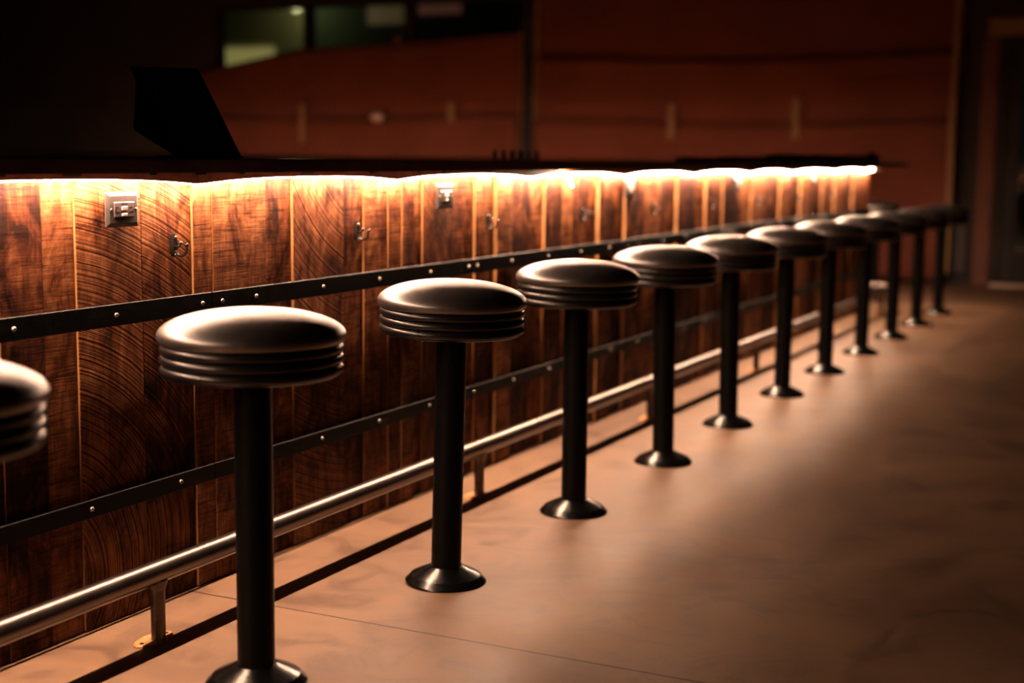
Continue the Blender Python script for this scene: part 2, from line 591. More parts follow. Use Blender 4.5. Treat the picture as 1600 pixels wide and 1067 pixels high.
# ------------------------------------------------------------------ rosin paper over the windows
def paper(x0, x1, z0f, z1f, y, label, seed, lean=0.02):
    rnd = random.Random(seed)
    nx, nz = 60, 14
    b = bmesh.new()
    ph = [rnd.uniform(0, 6.28) for _ in range(8)]
    rows = []
    for j in range(nz + 1):
        row = []
        t = j / nz
        for i in range(nx + 1):
            s = i / nx
            x = x0 + (x1 - x0) * s
            z = z0f(s) * (1 - t) + z1f(s) * t
            d = 0.008 * math.sin(3.1 * x + ph[0] + 2 * z) + 0.006 * math.sin(7 * x + ph[1]) + 0.004 * math.sin(11 * x - 5 * z + ph[2])
            d *= 0.8
            curl = lean * max(0, (t - 0.80) / 0.20) ** 2 * (0.55 + 0.45 * math.sin(1.6 * x + ph[3]))
            row.append(b.verts.new((x, y - 0.004 + d - curl - 0.016, z)))
        rows.append(row)
    for j in range(nz):
        for i in range(nx):
            b.faces.new((rows[j][i], rows[j][i + 1], rows[j + 1][i + 1], rows[j + 1][i]))
    o = obj('paper_sheet', b, MAT['paper'], None, True)
    sm = o.modifiers.new('thick', 'SOLIDIFY')
    sm.thickness = 0.0012
    return tag(o, label, 'paper', 'red-brown paper courses taped over the windows')


def c_(v, a=0.0, k=1.0, p=0.0):
    return lambda s: v + a * math.sin(k * 6.28 * s + p)


def lin(pts):
    def f(s):
        for (a, va), (b, vb) in zip(pts, pts[1:]):
            if s <= b:
                t = (s - a) / (b - a)
                t = t * t * (3 - 2 * t) * 0.5 + t * 0.5
                return va + (vb - va) * t
        return pts[-1][1]
    return f


paper(-3.74, 0.17, c_(0.03), c_(1.37, .014, 1.0, 1), YB - 0.085, 'lowest red-brown paper course on the wide right window', 1, 0.04)
paper(-3.74, 0.19, c_(1.20), c_(1.94, .02, .8, 2), YB - 0.045, 'middle red-brown paper course on the wide right window', 2, 0.04)
paper(-3.74, 0.21, c_(1.80), c_(2.95, .02, 1.0, 0), YB - 0.005, 'topmost red-brown paper course on the wide right window', 3, 0.0)
paper(-7.95, -3.93, c_(0.03), c_(1.42, .02, 1.0, 2.0), YB - 0.075, 'lowest red-brown paper course on the left window', 4, 0.035)
paper(-7.95, -3.93, c_(1.25), lin([(0, 1.86), (0.10, 1.96), (0.39, 2.13), (0.70, 2.165), (1.0, 2.23)]), YB - 0.030, 'upper red-brown paper course sagging below the bare left glass', 5, 0.0)


def tape(x, z0, z1, y, label, w=0.06):
    b = bmesh.new()
    n = 8
    rr = []
    for i in range(n + 1):
        z = z0 + (z1 - z0) * i / n
        dx = 0.004 * math.sin(i * 1.3 + x)
        rr.append((b.verts.new((x - w / 2 + dx, y + .001 * math.sin(i), z)), b.verts.new((x + w / 2 + dx, y + .001 * math.cos(i), z))))
    for a, c in zip(rr, rr[1:]):
        b.faces.new((a[0], a[1], c[1], c[0]))
    o = obj('tape_strip', b, MAT['tape'])
    sm = o.modifiers.new('thick', 'SOLIDIFY')
    sm.thickness = 0.001
    return tag(o, label, 'tape', 'tape strips across the paper seams')


tape(-6.40, 1.16, 1.55, YB - 0.135, 'vertical tan tape strip on the left window paper, nearest the dark tablet', 0.07)
tape(-4.64, 1.37, 1.57, YB - 0.135, 'short tan tape strip on the left window paper, beside the black post', 0.08)
tape(-2.34, 1.22, 1.54, YB - 0.135, 'tan tape strip across the seam mid right window', 0.07)
tape(-1.18, 1.22, 1.59, YB - 0.135, 'tan tape strip across the seam, right of its twin on right window', 0.07)
tape(0.165, 0.10, 3.0, YB - 0.160, 'long yellowish tape edging the right side of the wide window paper', 0.05)
tape(-5.30, 2.06, 2.22, YB - 0.060, 'small tan tape strip at the upper paper edge of left window', 0.06)
bm = bmesh.new()
t_ = bmesh.new(); lathe(t_, [(0.0, 0.006), (0.035, 0.005), (0.06, 0.0), (0.0, -0.004)], 32)
merge(bm, t_, Matrix.Translation((-5.50, YB - 0.12, 1.43)) @ Matrix.Scale(1.6, 4, (1, 0, 0)) @ Matrix.Rotation(math.radians(90), 4, 'X'))
tag(obj('oval_patch', bm, MAT['threshold'], None, True), 'small shiny oval patch on the left window paper', 'patch')

# ------------------------------------------------------------------ the bar
Y0, Y1 = -1.2, 10.09       # extents of the long front
ZT0, ZT1 = 1.000, 1.0285
bar = thing('bar_counter', 'long bar base clad in dark reclaimed planks behind the stool row', 'bar', (0, 0, 0))
bounds = []
y = Y0
rp = random.Random(3)
while y < 1.85:
    w_ = rp.uniform(0.09, 0.2)
    bounds.append((y, rp.choice((.003, .006, .01, .012)), 0, 0, 0, rp.random()))
    y += w_
# (start y, protrusion, arc?, arc centre y, arc centre z, tone)
bounds = [b for b in bounds if b[0] < 1.80]
bounds += [
    (1.93, .004, 0, 0, 0, .35), (2.075, .007, 0, 0, 0, .25), (2.194, .005, 0, 0, 0, .62),
    (2.287, .010, 1, 2.15, 0.12, .60), (2.494, .008, 1, 2.25, 0.15, .42), (2.670, .014, 0, 0, 0, .55),
    (2.741, .0155, 0, 0, 0, .55), (2.955, .004, 0, 0, 0, .40), (3.081, .011, 1, 3.55, 1.25, .50),
    (3.322, .006, 0, 0, 0, .35), (3.429, .010, 0, 0, 0, .52), (3.558, .013, 0, 0, 0, .45),
    (3.631, .0155, 0, 0, 0, .48), (3.705, .003, 0, 0, 0, .4), (3.768, .009, 1, 3.30, 0.30, .45),
    (3.925, .003, 0, 0, 0, .38), (4.108, .012, 0, 0, 0, .5), (4.215, .004, 0, 0, 0, .3),
    (4.251, .018, 0, 0, 0, .7), (4.368, .008, 0, 0, 0, .3), (4.52, .003, 0, 0, 0, .5), (4.643, .015, 0, 0, 0, .25),
    (4.79, .006, 0, 0, 0, .75), (4.906, .003, 0, 0, 0, .4), (5.142, .018, 0, 0, 0, .4), (5.27, .004, 0, 0, 0, .3),
    (5.425, .017, 0, 0, 0, .35), (5.63, .006, 0, 0, 0, .6), (5.86, .003, 0, 0, 0, .3), (6.054, .018, 0, 0, 0, .2),
    (6.30, .005, 0, 0, 0, .5), (6.456, .018, 0, 0, 0, .5), (6.58, .004, 0, 0, 0, .3), (6.732, .012, 0, 0, 0, .15),
    (6.95, .006, 0, 0, 0, .55), (7.209, .014, 0, 0, 0, .7), (7.45, .004, 0, 0, 0, .35), (7.757, .016, 0, 0, 0, .65),
    (7.95, .003, 0, 0, 0, .3), (8.191, .020, 0, 0, 0, .8), (8.40, .004, 0, 0, 0, .3), (8.708, .016, 0, 0, 0, .6),
    (8.85, .004, 0, 0, 0, .3), (9.023, .018, 0, 0, 0, .75), (9.30, .004, 0, 0, 0, .3), (9.55, .016, 0, 0, 0, .55),
    (9.82, .006, 0, 0, 0, .5)]
bm = bmesh.new()
lay = {k: bm.verts.layers.float.new(k) for k in ('bid', 'arc', 'acy', 'acz', 'tone')}


def plank(bm, fn, vals):
    t = bmesh.new()
    bmesh.ops.create_cube(t, size=1.0)
    fn(t)
    bmesh.ops.bevel(t, geom=list(t.edges), offset=0.0012, segments=1, affect='EDGES')
    n0, f0 = len(bm.verts), len(bm.faces)
    merge(bm, t)
    bm.verts.ensure_lookup_table()
    bm.faces.ensure_lookup_table()
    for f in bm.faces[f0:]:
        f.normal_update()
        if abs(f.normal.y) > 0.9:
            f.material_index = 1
    for v in bm.verts[n0:]:
        for k, val in zip(('bid', 'arc', 'acy', 'acz', 'tone'), vals):
            v[lay[k]] = val


for i, bd in enumerate(bounds):
    ya = bd[0]
    yb = bounds[i + 1][0] if i + 1 < len(bounds) else Y1
    gap = rp.choice((0.0004, 0.0008, 0.0015))

    def fn(t, ya=ya, yb=yb, p=bd[1], gap=gap):
        for v in t.verts:
            v.co = Vector((p if v.co.x > 0 else -0.02, (ya + gap) if v.co.y < 0 else (yb - gap), 0.003 if v.co.z < 0 else 0.998))
    plank(bm, fn, (i + 0.37, bd[2], bd[3], bd[4], bd[5]))
x = 0.0
i = 100
while x > -8.0:                      # far end face of the bar, running away to the left
    w_ = rp.uniform(0.1, 0.2)
    p = rp.choice((.003, .008, .014))

    def fn(t, x=x, w_=w_, p=p):
        for v in t.verts:
            v.co = Vector((x - (0.0206 if x == 0.0 else 0.0006) if v.co.x > 0 else x - w_ + 0.0006, Y1 - 0.001 if v.co.y < 0 else Y1 + p, 0.003 if v.co.z < 0 else 0.998))
    plank(bm, fn, (i + 0.37, 0, 0, 0, rp.random()))
    x -= w_
    i += 1
obj('plank_cladding', bm, MAT['planks'], bar).data.materials.append(MAT['litedge'])
bm = bmesh.new()
box(bm, -0.12, -0.021, Y0, Y1 - 0.002, 0.002, 0.997)
box(bm, -8.1, -0.121, Y1 - 0.10, Y1 - 0.002, 0.002, 0.997)
obj('carcass', bm, MAT['darkwall'], bar)
bm = bmesh.new(); box(bm, 0.022, 0.034, Y0, Y1 + 0.02, 0.989, 0.998, 0.001)
obj('cleat', bm, MAT['cleat'], bar)
bm = bmesh.new(); box(bm, -8.1, 0.034, Y1 + 0.021, Y1 + 0.034, 0.989, 0.998, 0.001)
obj('cleat', bm, MAT['cleat'], bar)

# countertop (L-shaped slab)
bm = bmesh.new()
pts = [(0.25, Y0 - 0.05), (0.25, Y1 + 0.13), (-8.15, Y1 + 0.13), (-8.15, Y1 - 0.55), (-0.48, Y1 - 0.55), (-0.48, Y0 - 0.05)]
lo = [bm.verts.new((a, b, ZT0)) for a, b in pts]
hi = [bm.verts.new((a, b, ZT1)) for a, b in pts]
bm.faces.new(lo[::-1]); bm.faces.new(hi)
for k in range(6):
    bm.faces.new((lo[k], lo[(k + 1) % 6], hi[(k + 1) % 6], hi[k]))
bmesh.ops.bevel(bm, geom=list(bm.edges), offset=0.0025, segments=2, affect='EDGES')
ctop = thing('countertop', 'thin dark lacquered countertop along the whole bar', 'countertop', (0, 0, 0))
obj('slab', bm, MAT['top'], ctop)
rc = random.Random(11)
yy = 1.5
while yy < 9.8:                      # small blocks and wire staples under the overhang
    b = bmesh.new()
    w_ = rc.choice((0.015, 0.02, 0.035, 0.05))
    box(b, 0.0425, 0.0475, yy, yy + w_, 0.990, 0.9995, 0.001)
    obj('clip', b, MAT['clip'], ctop)
    yy += rc.uniform(0.14, 0.34)

# ------------------------------------------------------------------ LED tape, arched between its fixings
led = thing('led_strip', 'glowing warm light strip sagging along the top of the planks', 'light strip', (0, 0, 0))
cusps = [-1.2, -0.08, 0.86, 1.77, 2.66, 3.56, 4.46, 5.34, 6.20, 7.08, 7.90, 8.92, 9.80, 10.14]


def led_z(y):
    for a, b in zip(cusps, cusps[1:]):
        if y <= b:
            t = (y - a) / (b - a)
            return 0.968 + 0.0145 * (1 - abs(2 * t - 1) ** 2.6)
    return 0.975


def led_run(points, name, parent, tilt):
    be, bb = bmesh.new(), bmesh.new()
    Z = Vector((0, 0, 1))
    tl = math.radians(tilt)
    glow = [(-0.0045, 0.0), (-0.003, -0.0005), (0.0, -0.0007), (0.003, -0.0005), (0.0045, 0.0), (0.0047, 0.0026)]
    back = [(0.0047, 0.0026), (0.0044, 0.0034), (-0.0044, 0.0034), (-0.0047, 0.0020), (-0.0045, 0.0)]
    glow = [(u * math.cos(tl) + v * math.sin(tl), -u * math.sin(tl) + v * math.cos(tl)) for u, v in glow]
    back = [(u * math.cos(tl) + v * math.sin(tl), -u * math.sin(tl) + v * math.cos(tl)) for u, v in back]
    for b, pr in ((be, glow), (bb, back)):
        prev = None
        for P, N in points:
            rg = [b.verts.new(P + N * u + Z * v) for u, v in pr]
            if prev:
                for k in range(len(pr) - 1):
                    b.faces.new((prev[k], prev[k + 1], rg[k + 1], rg[k]))
            prev = rg
    obj('diffuser', be, MAT['led'], parent, True)
    obj('backing', bb, MAT['ledback'], parent, True)
    b = bmesh.new()
    prev = None
    for P, N in points:
        q = [b.verts.new(P + N * 0.0060 + Z * (0.0012)), b.verts.new(P + N * 0.0072 + Z * (0.0012))]
        for u, zz in ((0.0072, 0.9995), (0.0060, 0.9995)):
            w = P + N * u
            q.append(b.verts.new((w.x, w.y, zz)))
        if prev:
            for k in range(4):
                b.faces.new((prev[k], prev[(k + 1) % 4], q[(k + 1) % 4], q[k]))
        else:
            b.faces.new(q)
        prev = q
    b.faces.new(prev)
    obj('shade_strip', b, MAT['cleat'], parent)


pts = []
yy = Y0
while yy <= 10.06:
    pts.append((Vector((0.0345, yy, led_z(yy))), Vector((1, 0, 0))))
    yy += 0.04
led_run(pts, 'front', led, 22)
led2 = thing('led_strip', 'warm light strip on the far end of the bar, around the corner', 'light strip', (0, 0, 0))
pts = []
xx = -0.01
while xx >= -8.0:  # hidden far stretch added so its bounce lights the left window paper
    t = (xx % 0.9) / 0.9
    pts.append((Vector((xx, Y1 + 0.040, 0.968 + 0.013 * (1 - abs(2 * t - 1) ** 2.6))), Vector((0, 1, 0))))
    xx -= 0.04
led_run(pts, 'end', led2, 0)
fill_led = thing('led_strip', 'added unseen warm fill strip on the bartender side of the counter, facing the floor', 'light strip', (0, 0, 0))  # unseen strip, added to brighten the paper on the left window
pts = []
yy = 2.0
while yy <= 9.45:
    t = (yy % 0.9) / 0.9
    pts.append((Vector((-0.40, yy, 0.975 + 0.010 * (1 - abs(2 * t - 1) ** 2.6))), Vector((-1, 0, 0))))
    yy += 0.05
led_run(pts, 'back', fill_led, 0)
# loose ends that droop below the run
bm = bmesh.new(); tube(bm, [(0.043, 4.70, 0.982), (0.060, 4.71, 0.976), (0.067, 4.73, 0.962), (0.066, 4.76, 0.938)], 0.003, 10)
obj('loose_tail', bm, MAT['led'], led, True)
bm = bmesh.new(); tube(bm, [(0.045, 10.09, 0.972), (0.065, 10.12, 0.984), (0.08, 10.14, 0.986)], 0.004, 10)
obj('loose_tail', bm, MAT['tray'], led, True)

# ------------------------------------------------------------------ flat steel bands with bolts
BX0, BX1 = 0.0205, 0.0265


def band(ya, yb, z0, z1, bolts, label, grp):
    e = thing('steel_band', label, 'steel band', (0.0205, ya, z0), group=grp)
    b = bmesh.new()
    box(b, 0, 0.006, 0.001, yb - ya - 0.001, 0, z1 - z0, 0.0012)
    obj('flat_bar', b, MAT['steelbar'], e)
    for yb_ in bolts:
        b = bmesh.new()
        t = bmesh.new()
        lathe(t, [(0, -0.004), (0.0054, -0.004), (0.0054, 0.0012), (0.004, 0.0035), (0.0018, 0.0046), (0, 0.0048)], 20)
        merge(b, t, Matrix.Translation((0.006, yb_ - ya, (z1 - z0) / 2)) @ Matrix.Rotation(math.radians(90), 4, 'Y'))
        obj('bolt', b, MAT['bolt'], e, True)
    return e


U0 = 2.722 - 1.3345 * 3
places = {2: 'behind the second stool, left of the first upper joint', 3: 'between the upper joints behind the second and third stools'}
names_u = ['behind the camera end', 'far left, cropped by the frame', 'below the nearest outlet',
           'behind the second and third stool seats', 'behind the fourth stool seat', 'behind the fifth stool seat', 'behind the sixth stool seat',
           'behind the eighth stool seat', 'at the far end']
for k in range(9):
    ya = U0 + 1.3345 * k
    if ya + 1.3345 < -0.5:
        continue
    ya_, yb_ = max(ya, Y0), min(ya + 1.3345, Y1)
    if yb_ - ya_ < 0.1:
        continue
    bs = [ya + d for d in {2: (0.038, 0.41, 0.703, 1.0, 1.2965), 3: (0.038, 0.174, 0.475, 0.764, 1.063, 1.314), 4: (0.038, 0.293, 0.592, 0.888, 1.176)}.get(k, (0.038, 0.157, 0.45, 0.753, 1.05, 1.30))]
    bs = [q for q in bs if ya_ + .01 < q < yb_ - .01]
    band(ya_, yb_, 0.665, 0.713, bs, 'upper flat black steel band bolted on, ' + names_u[k], 'upper steel bands')
names_l = ['behind the camera end', 'far left', 'left of the large front stool post', 'between the second and third stool posts',
           'between the third and fourth stool posts', 'behind the fifth stool post', 'behind the sixth stool post', 'behind the eighth stool post', 'at the far end']
for k in range(9):
    ya = U0 + 1.3345 * k
    if ya + 1.3345 < -0.5:
        continue
    ya_, yb_ = max(ya, Y0), min(ya + 1.3345, Y1)
    if yb_ - ya_ < 0.1:
        continue
    bs = [4.079 + 0.297 * q for q in range(-20, 22)]
    bs = [q for q in bs if ya_ + .01 < q < yb_ - .01]
    band(ya_, yb_, 0.257, 0.297, bs, 'lower flat black steel band bolted on, ' + names_l[k], 'lower steel bands')

# ------------------------------------------------------------------ foot rail
RX, RZ, RR = 0.184, 0.1545, 0.0245
fr = thing('foot_rail', 'round worn steel foot rail along the base of the bar', 'foot rail', (0, 0, 0))
pts = [(RX, Y0, RZ)]
yy = Y0
while yy < Y1 + 0.05:
    yy += 0.5
    pts.append((RX, min(yy, Y1 + 0.06), RZ))
for k in range(1, 9):
    a = k / 8 * math.pi / 2
    pts.append((RX - 0.1 + 0.1 * math.cos(a), Y1 + 0.06 + 0.1 * math.sin(a), RZ))
for k in range(1, 16):
    pts.append((RX - 0.1 - 0.5 * k, Y1 + 0.16, RZ))
bm = bmesh.new(); tube(bm, pts, RR, 32)
obj('tube', bm, MAT['rail'], fr, True, angle=40)


def rail_leg(x, y, rz=0):
    b = bmesh.new()
    tube(b, [(0, 0, 0.004), (0, 0, RZ - RR + 0.012)], 0.0155, 20)
    lathe(b, [(0.0156, RZ - RR - 0.014), (0.0185, RZ - RR - 0.004), (0.0225, RZ - RR + 0.008)], 20)
    l = obj('support_leg', b, MAT['railpost'], fr, True, loc=(x, y, 0), angle=40)
    l.rotation_euler = (0, 0, rz)
    b = bmesh.new()
    n = 40
    prof = [(1.0, 0.0), (1.0, 0.004), (0.93, 0.006), (0.30, 0.006)]
    rings = []
    for s, z in prof:
        rings.append([b.verts.new((-0.014 + 0.027 * s * math.cos(2 * math.pi * q / n), 0.056 * s * math.sin(2 * math.pi * q / n), z)) for q in range(n)])
    for A, B in zip(rings, rings[1:]):
        for q in range(n):
            b.faces.new((A[q], A[(q + 1) % n], B[(q + 1) % n], B[q]))
    b.faces.new(rings[-1]); b.faces.new(rings[0][::-1])
    pl = obj('floor_plate', b, MAT['rust'], l)
    pl['label'] = 'rusty orange floor plate'
    b = bmesh.new()
    for s in (-1, 1):
        t = bmesh.new()
        lathe(t, [(0.0045, 0.0061), (0.0045, 0.0075), (0.0, 0.0075)], 12, 0, s * 0.040)
        merge(b, t, Matrix.Translation((-0.012, 0, 0)))
    obj('screw', b, MAT['slot'], l)


for k in range(-2, 6):
    rail_leg(RX, 2.318 + 1.497 * k)
rail_leg(-0.9, Y1 + 0.16, math.radians(90))
for k in range(1, 5):
    rail_leg(-0.9 - 1.5 * k, Y1 + 0.16, math.radians(90))

# ------------------------------------------------------------------ outlets
def outlet(y, label):
    e = thing('power_outlet', label, 'outlet', (0.012, y, 0.917), group='outlets under the counter')
    b = bmesh.new()
    box(b, 0.0065, 0.0085, -0.047, 0.047, -0.034, 0.034, 0.0005)
    obj('back_box', b, MAT['plate'], e)
    b = bmesh.new()                 # plate with wide bevelled margins
    hw, hh = 0.052, 0.038
    a = [(0.0075, hw, hh), (0.0095, hw, hh), (0.0145, hw - 0.008, hh - 0.008)]
    rings = []
    for px, w_, h_ in a:
        rings.append([b.verts.new((px, s * w_, t * h_)) for s, t in ((-1, -1), (1, -1), (1, 1), (-1, 1))])
    for A, B in zip(rings, rings[1:]):
        for q in range(4):
            b.faces.new((A[q], A[(q + 1) % 4], B[(q + 1) % 4], B[q]))
    b.faces.new(rings[0][::-1]); b.faces.new(rings[-1])
    bmesh.ops.bevel(b, geom=list(b.edges), offset=0.0008, segments=1, affect='EDGES')
    obj('cover_plate', b, MAT['plate'], e)
    b = bmesh.new()
    box(b, 0.0140, 0.0170, -0.032, 0.034, -0.0165, 0.0165, 0.0015)
    d = obj('receptacle', b, MAT['device'], e)
    b = bmesh.new()
    for s in (-1, 1):
        box(b, 0.0169, 0.0173, s * 0.022 - 0.006, s * 0.022 + 0.004, 0.004, 0.006)
        box(b, 0.0169, 0.0173, s * 0.022 - 0.006, s * 0.022 + 0.006, -0.006, -0.004)
        t = bmesh.new()
        lathe(t, [(0, 0), (0.0028, 0), (0.0028, 0.0006), (0, 0.0006)], 12)
        merge(b, t, Matrix.Translation((0.0169, s * 0.028, -0.001)) @ Matrix.Rotation(math.radians(90), 4, 'Y'))
    box(b, 0.0169, 0.0173, -0.009, 0.009, 0.009, 0.0145)
    obj('slots', b, MAT['slot'], d)
    for z0, z1 in ((-0.002, 0.007), (-0.0145, -0.0085)):
        b = bmesh.new()
        box(b, 0.0169, 0.0192, -0.010, 0.008, z0, z1, 0.001)
        obj('button', b, MAT['button'], d)
    for s in (-1, 1):
        b = bmesh.new(); t = bmesh.new()
        lathe(t, [(0, 0), (0.0035, 0), (0.0032, 0.0015), (0, 0.0024)], 16)
        merge(b, t, Matrix.Translation((0.0145, s * 0.0390, 0)) @ Matrix.Rotation(math.radians(90), 4, 'Y'))
        obj('screw', b, MAT['bolt'], e, True)
    return e


for y, lab in ((2.419, 'square steel power outlet on the planks, nearest the camera'), (3.880, 'small steel outlet between the second and third coat hooks'),
               (5.445, 'blurred steel outlet between the fourth and fifth coat hooks'), (6.93, 'blurred outlet above the gap behind the fifth stool'),
               (8.45, 'very blurred outlet near the far end of the bar')):
    outlet(y, lab)


# ------------------------------------------------------------------ coat hooks
def coat_hook(y, label):
    e = thing('coat_hook', label, 'hook', (0.014, y - 0.012, 0.830), group='coat hooks under the counter')
    b = bmesh.new()
    n = 28
    rings = []
    for s, px in ((1.0, -0.006), (1.0, 0.0035), (0.85, 0.005)):
        rings.append([b.verts.new((px, 0.0085 * s * math.cos(2 * math.pi * q / n), 0.0265 * s * math.sin(2 * math.pi * q / n))) for q in range(n)])
    for A, B in zip(rings, rings[1:]):
        for q in range(n):
            b.faces.new((A[q], A[(q + 1) % n], B[(q + 1) % n], B[q]))
    b.faces.new(rings[0][::-1]); b.faces.new(rings[-1])
    obj('back_plate', b, MAT['hook'], e, True, angle=40)
    b = bmesh.new()
    P = [(0.004, 0, -0.014)]
    for k in range(11):
        a = math.radians(-110 + k * 13)
        P.append((0.019 + 0.017 * math.cos(a), 0, -0.009 + 0.015 * math.sin(a)))
    P.append((0.0365, 0, -0.001))
    tube(b, P, [0.0040] + [0.0033] * 11 + [0.0034], 12)
    bmesh.ops.create_uvsphere(b, u_segments=14, v_segments=10, radius=0.0052, matrix=Matrix.Translation((0.0370, 0, 0.001)))
    obj('long_prong', b, MAT['hook'], e, True)
    b = bmesh.new()
    tube(b, [(0.004, 0, -0.004), (0.014, 0, -0.003), (0.018, 0, 0.003)], 0.0032, 12)
    bmesh.ops.create_uvsphere(b, u_segments=14, v_segments=10, radius=0.0055, matrix=Matrix.Translation((0.0185, 0, 0.005)))
    obj('short_prong', b, MAT['hook'], e, True)
    for z in (0.018, -0.022):
        b = bmesh.new()
        bmesh.ops.create_uvsphere(b, u_segments=12, v_segments=8, radius=0.0038, matrix=Matrix.Translation((0.005, 0, z)) @ Matrix.Scale(0.6, 4, (1, 0, 0)))
        obj('screw', b, MAT['bolt'], e, True)
    return e


hy = [2.612, 3.398, 4.199, 4.99, 5.759, 6.552, 7.323, 8.12, 8.92]
hl = ['black curved coat hook beside the nearest outlet', 'coat hook second from the camera, over the third stool\'s left side',
      'coat hook just beyond the second outlet', 'blurred coat hook above the fourth stool', 'blurred coat hook just beyond the third outlet',
      'faint coat hook above the fifth stool', 'faint coat hook above the sixth stool', 'coat hook above the eighth stool', 'farthest coat hook above the ninth stool']
for y, l_ in zip(hy, hl):
    coat_hook(y, l_)

# ------------------------------------------------------------------ bar stools
def seat_profile():
    pts = [(0.0, 0.7475)]
    for k in range(1, 25):
        a = k / 24 * math.pi / 2
        r = 0.180 * math.sin(a) ** 0.92
        z = 0.697 + 0.0505 * math.cos(a) ** 1.05
        pts.append((r, z))
    pts += [(0.1795, 0.691), (0.177, 0.686), (0.1735, 0.6825), (0.169, 0.681)]
    return pts


def make_stool():
    e = thing('bar_stool', 'stool', 'stool', group='black round bar stools along the counter')
    b = bmesh.new(); lathe(b, seat_profile() + [(0.10, 0.681), (0.0, 0.681)], 96)
    s = obj('seat_cushion', b, MAT['vinyl'], e, True, angle=60)
    prof = [(0.0, 0.6808), (0.1675, 0.6808)]
    for zc in (0.6715, 0.6515, 0.6315):
        for k in range(11):
            a = math.radians(90 - k * 18)
            prof.append((0.1675 + 0.0078 * math.cos(a), zc + 0.0092 * math.sin(a)))
        prof.append((0.1665, zc - 0.0100))
    prof += [(0.1685, 0.6205), (0.1655, 0.6185), (0.0, 0.6185)]
    b = bmesh.new(); lathe(b, prof, 96)
    obj('ribbed_band', b, MAT['trimring'], e, True, angle=50)
    b = bmesh.new(); lathe(b, [(0.0, 0.618), (0.075, 0.618), (0.075, 0.611), (0.0385, 0.6095), (0.0368, 0.600), (0.0368, 0.036), (0, 0.036)], 64)
    obj('post', b, MAT['powder'], e, True, angle=35)
    b = bmesh.new(); lathe(b, [(0.0, 0.0), (0.100, 0.0), (0.1005, 0.003), (0.0995, 0.0055), (0.0865, 0.0185), (0.083, 0.0205), (0.048, 0.037), (0.041, 0.041), (0.036, 0.0415), (0.0, 0.0415)], 72)
    obj('base_flange', b, MAT['flange'], e, True, angle=14)
    return e


proto = make_stool()
# base x, base y, lean toward +x (image right) in metres over the height
SP = [(0.512, 1.42, 0.004), (0.510, 2.222, -0.001), (0.514, 2.997, 0.014), (0.514, 3.786, 0.000), (0.509, 4.572, -0.010),
      (0.497, 5.351, -0.008), (0.490, 6.17, -0.002), (0.492, 6.95, 0.002), (0.500, 7.73, 0.0), (0.506, 8.52, -0.002),
      (0.511, 9.29, -0.004), (0.512, 10.10, -0.002), (-0.085, 10.80, 0.0)]
SL = ['round black bar stool cropped by the left edge, nearest the camera',
      'large black bar stool in front, full seat visible before nearest outlet',
      'black ribbed bar stool third from camera, standing beside the second footrail support',
      'black ribbed bar stool fourth from the camera',
      'black ribbed bar stool fifth from the camera',
      'black bar stool sixth from the camera, seat overlapping the fifth',
      'black bar stool seventh from the camera',
      'blurred black bar stool eighth from the camera',
      'blurred black bar stool ninth from the camera',
      'blurred black bar stool third from the far end of the row',
      'blurred black bar stool second from the far end of the row',
      'farthest black bar stool of the row, at the bar corner',
      'black stool around the bar corner, behind the end of the row']
for i, ((x, y, ln), l_) in enumerate(zip(SP, SL)):
    s = proto if i == 0 else copy_tree(proto)
    s.location = (x, y, 0)
    s.rotation_euler = (0, math.atan2(ln, 0.69), 0)
    s['label'] = l_

# ------------------------------------------------------------------ things on and behind the counter
# small tablet terminal, dark, seen from behind
pos = thing('tablet_terminal', 'dark tilted tablet terminal standing on the counter at left', 'tablet', (-0.15, 2.90, ZT1))
bm = bmesh.new()
pv = [Vector((0, -0.075, 0.0)), Vector((0, 0.170, 0.0)), Vector((0, -0.008, 0.221)), Vector((0, -0.238, 0.212))]
off = Vector((0.010, 0.004, 0.0))
A = [bm.verts.new(v + off) for v in pv]
B = [bm.verts.new(v - off) for v in pv]
bm.faces.new(A); bm.faces.new(B[::-1])
for k in range(4):
    bm.faces.new((A[k], B[k], B[(k + 1) % 4], A[(k + 1) % 4]))
bmesh.ops.bevel(bm, geom=list(bm.edges), offset=0.003, segments=2, affect='EDGES')
obj('screen_housing', bm, MAT['plastic'], pos)
bm = bmesh.new()
pv = [Vector((0, -0.03, 0.003)), Vector((0, 0.09, 0.003)), Vector((0, -0.01, 0.12)), Vector((0, -0.170, 0.190)), Vector((0, -0.185, 0.066))]
A = [bm.verts.new(v + Vector((-0.012, 0, 0))) for v in pv]
B = [bm.verts.new(v + Vector((-0.050, 0, 0))) for v in pv]
bm.faces.new(A); bm.faces.new(B[::-1])
for k in range(5):
    bm.faces.new((A[k], B[k], B[(k + 1) % 5], A[(k + 1) % 5]))
bmesh.ops.bevel(bm, geom=list(bm.edges), offset=0.003, segments=2, affect='EDGES')
obj('rear_housing', bm, MAT['plastic'], pos)
bm = bmesh.new(); box(bm, -0.07, 0.03, -0.07, 0.15, 0.0, 0.006, 0.002)
obj('foot', bm, MAT['plastic'], pos)
bm = bmesh.new(); t = bmesh.new()
lathe(t, [(0, 0), (0.005, 0), (0.004, 0.002), (0, 0.003)], 16)
merge(bm, t, Matrix.Translation((0.0105, -0.165, 0.152)) @ Matrix.Rotation(math.radians(90), 4, 'Y'))
obj('button', bm, MAT['rust'], pos)

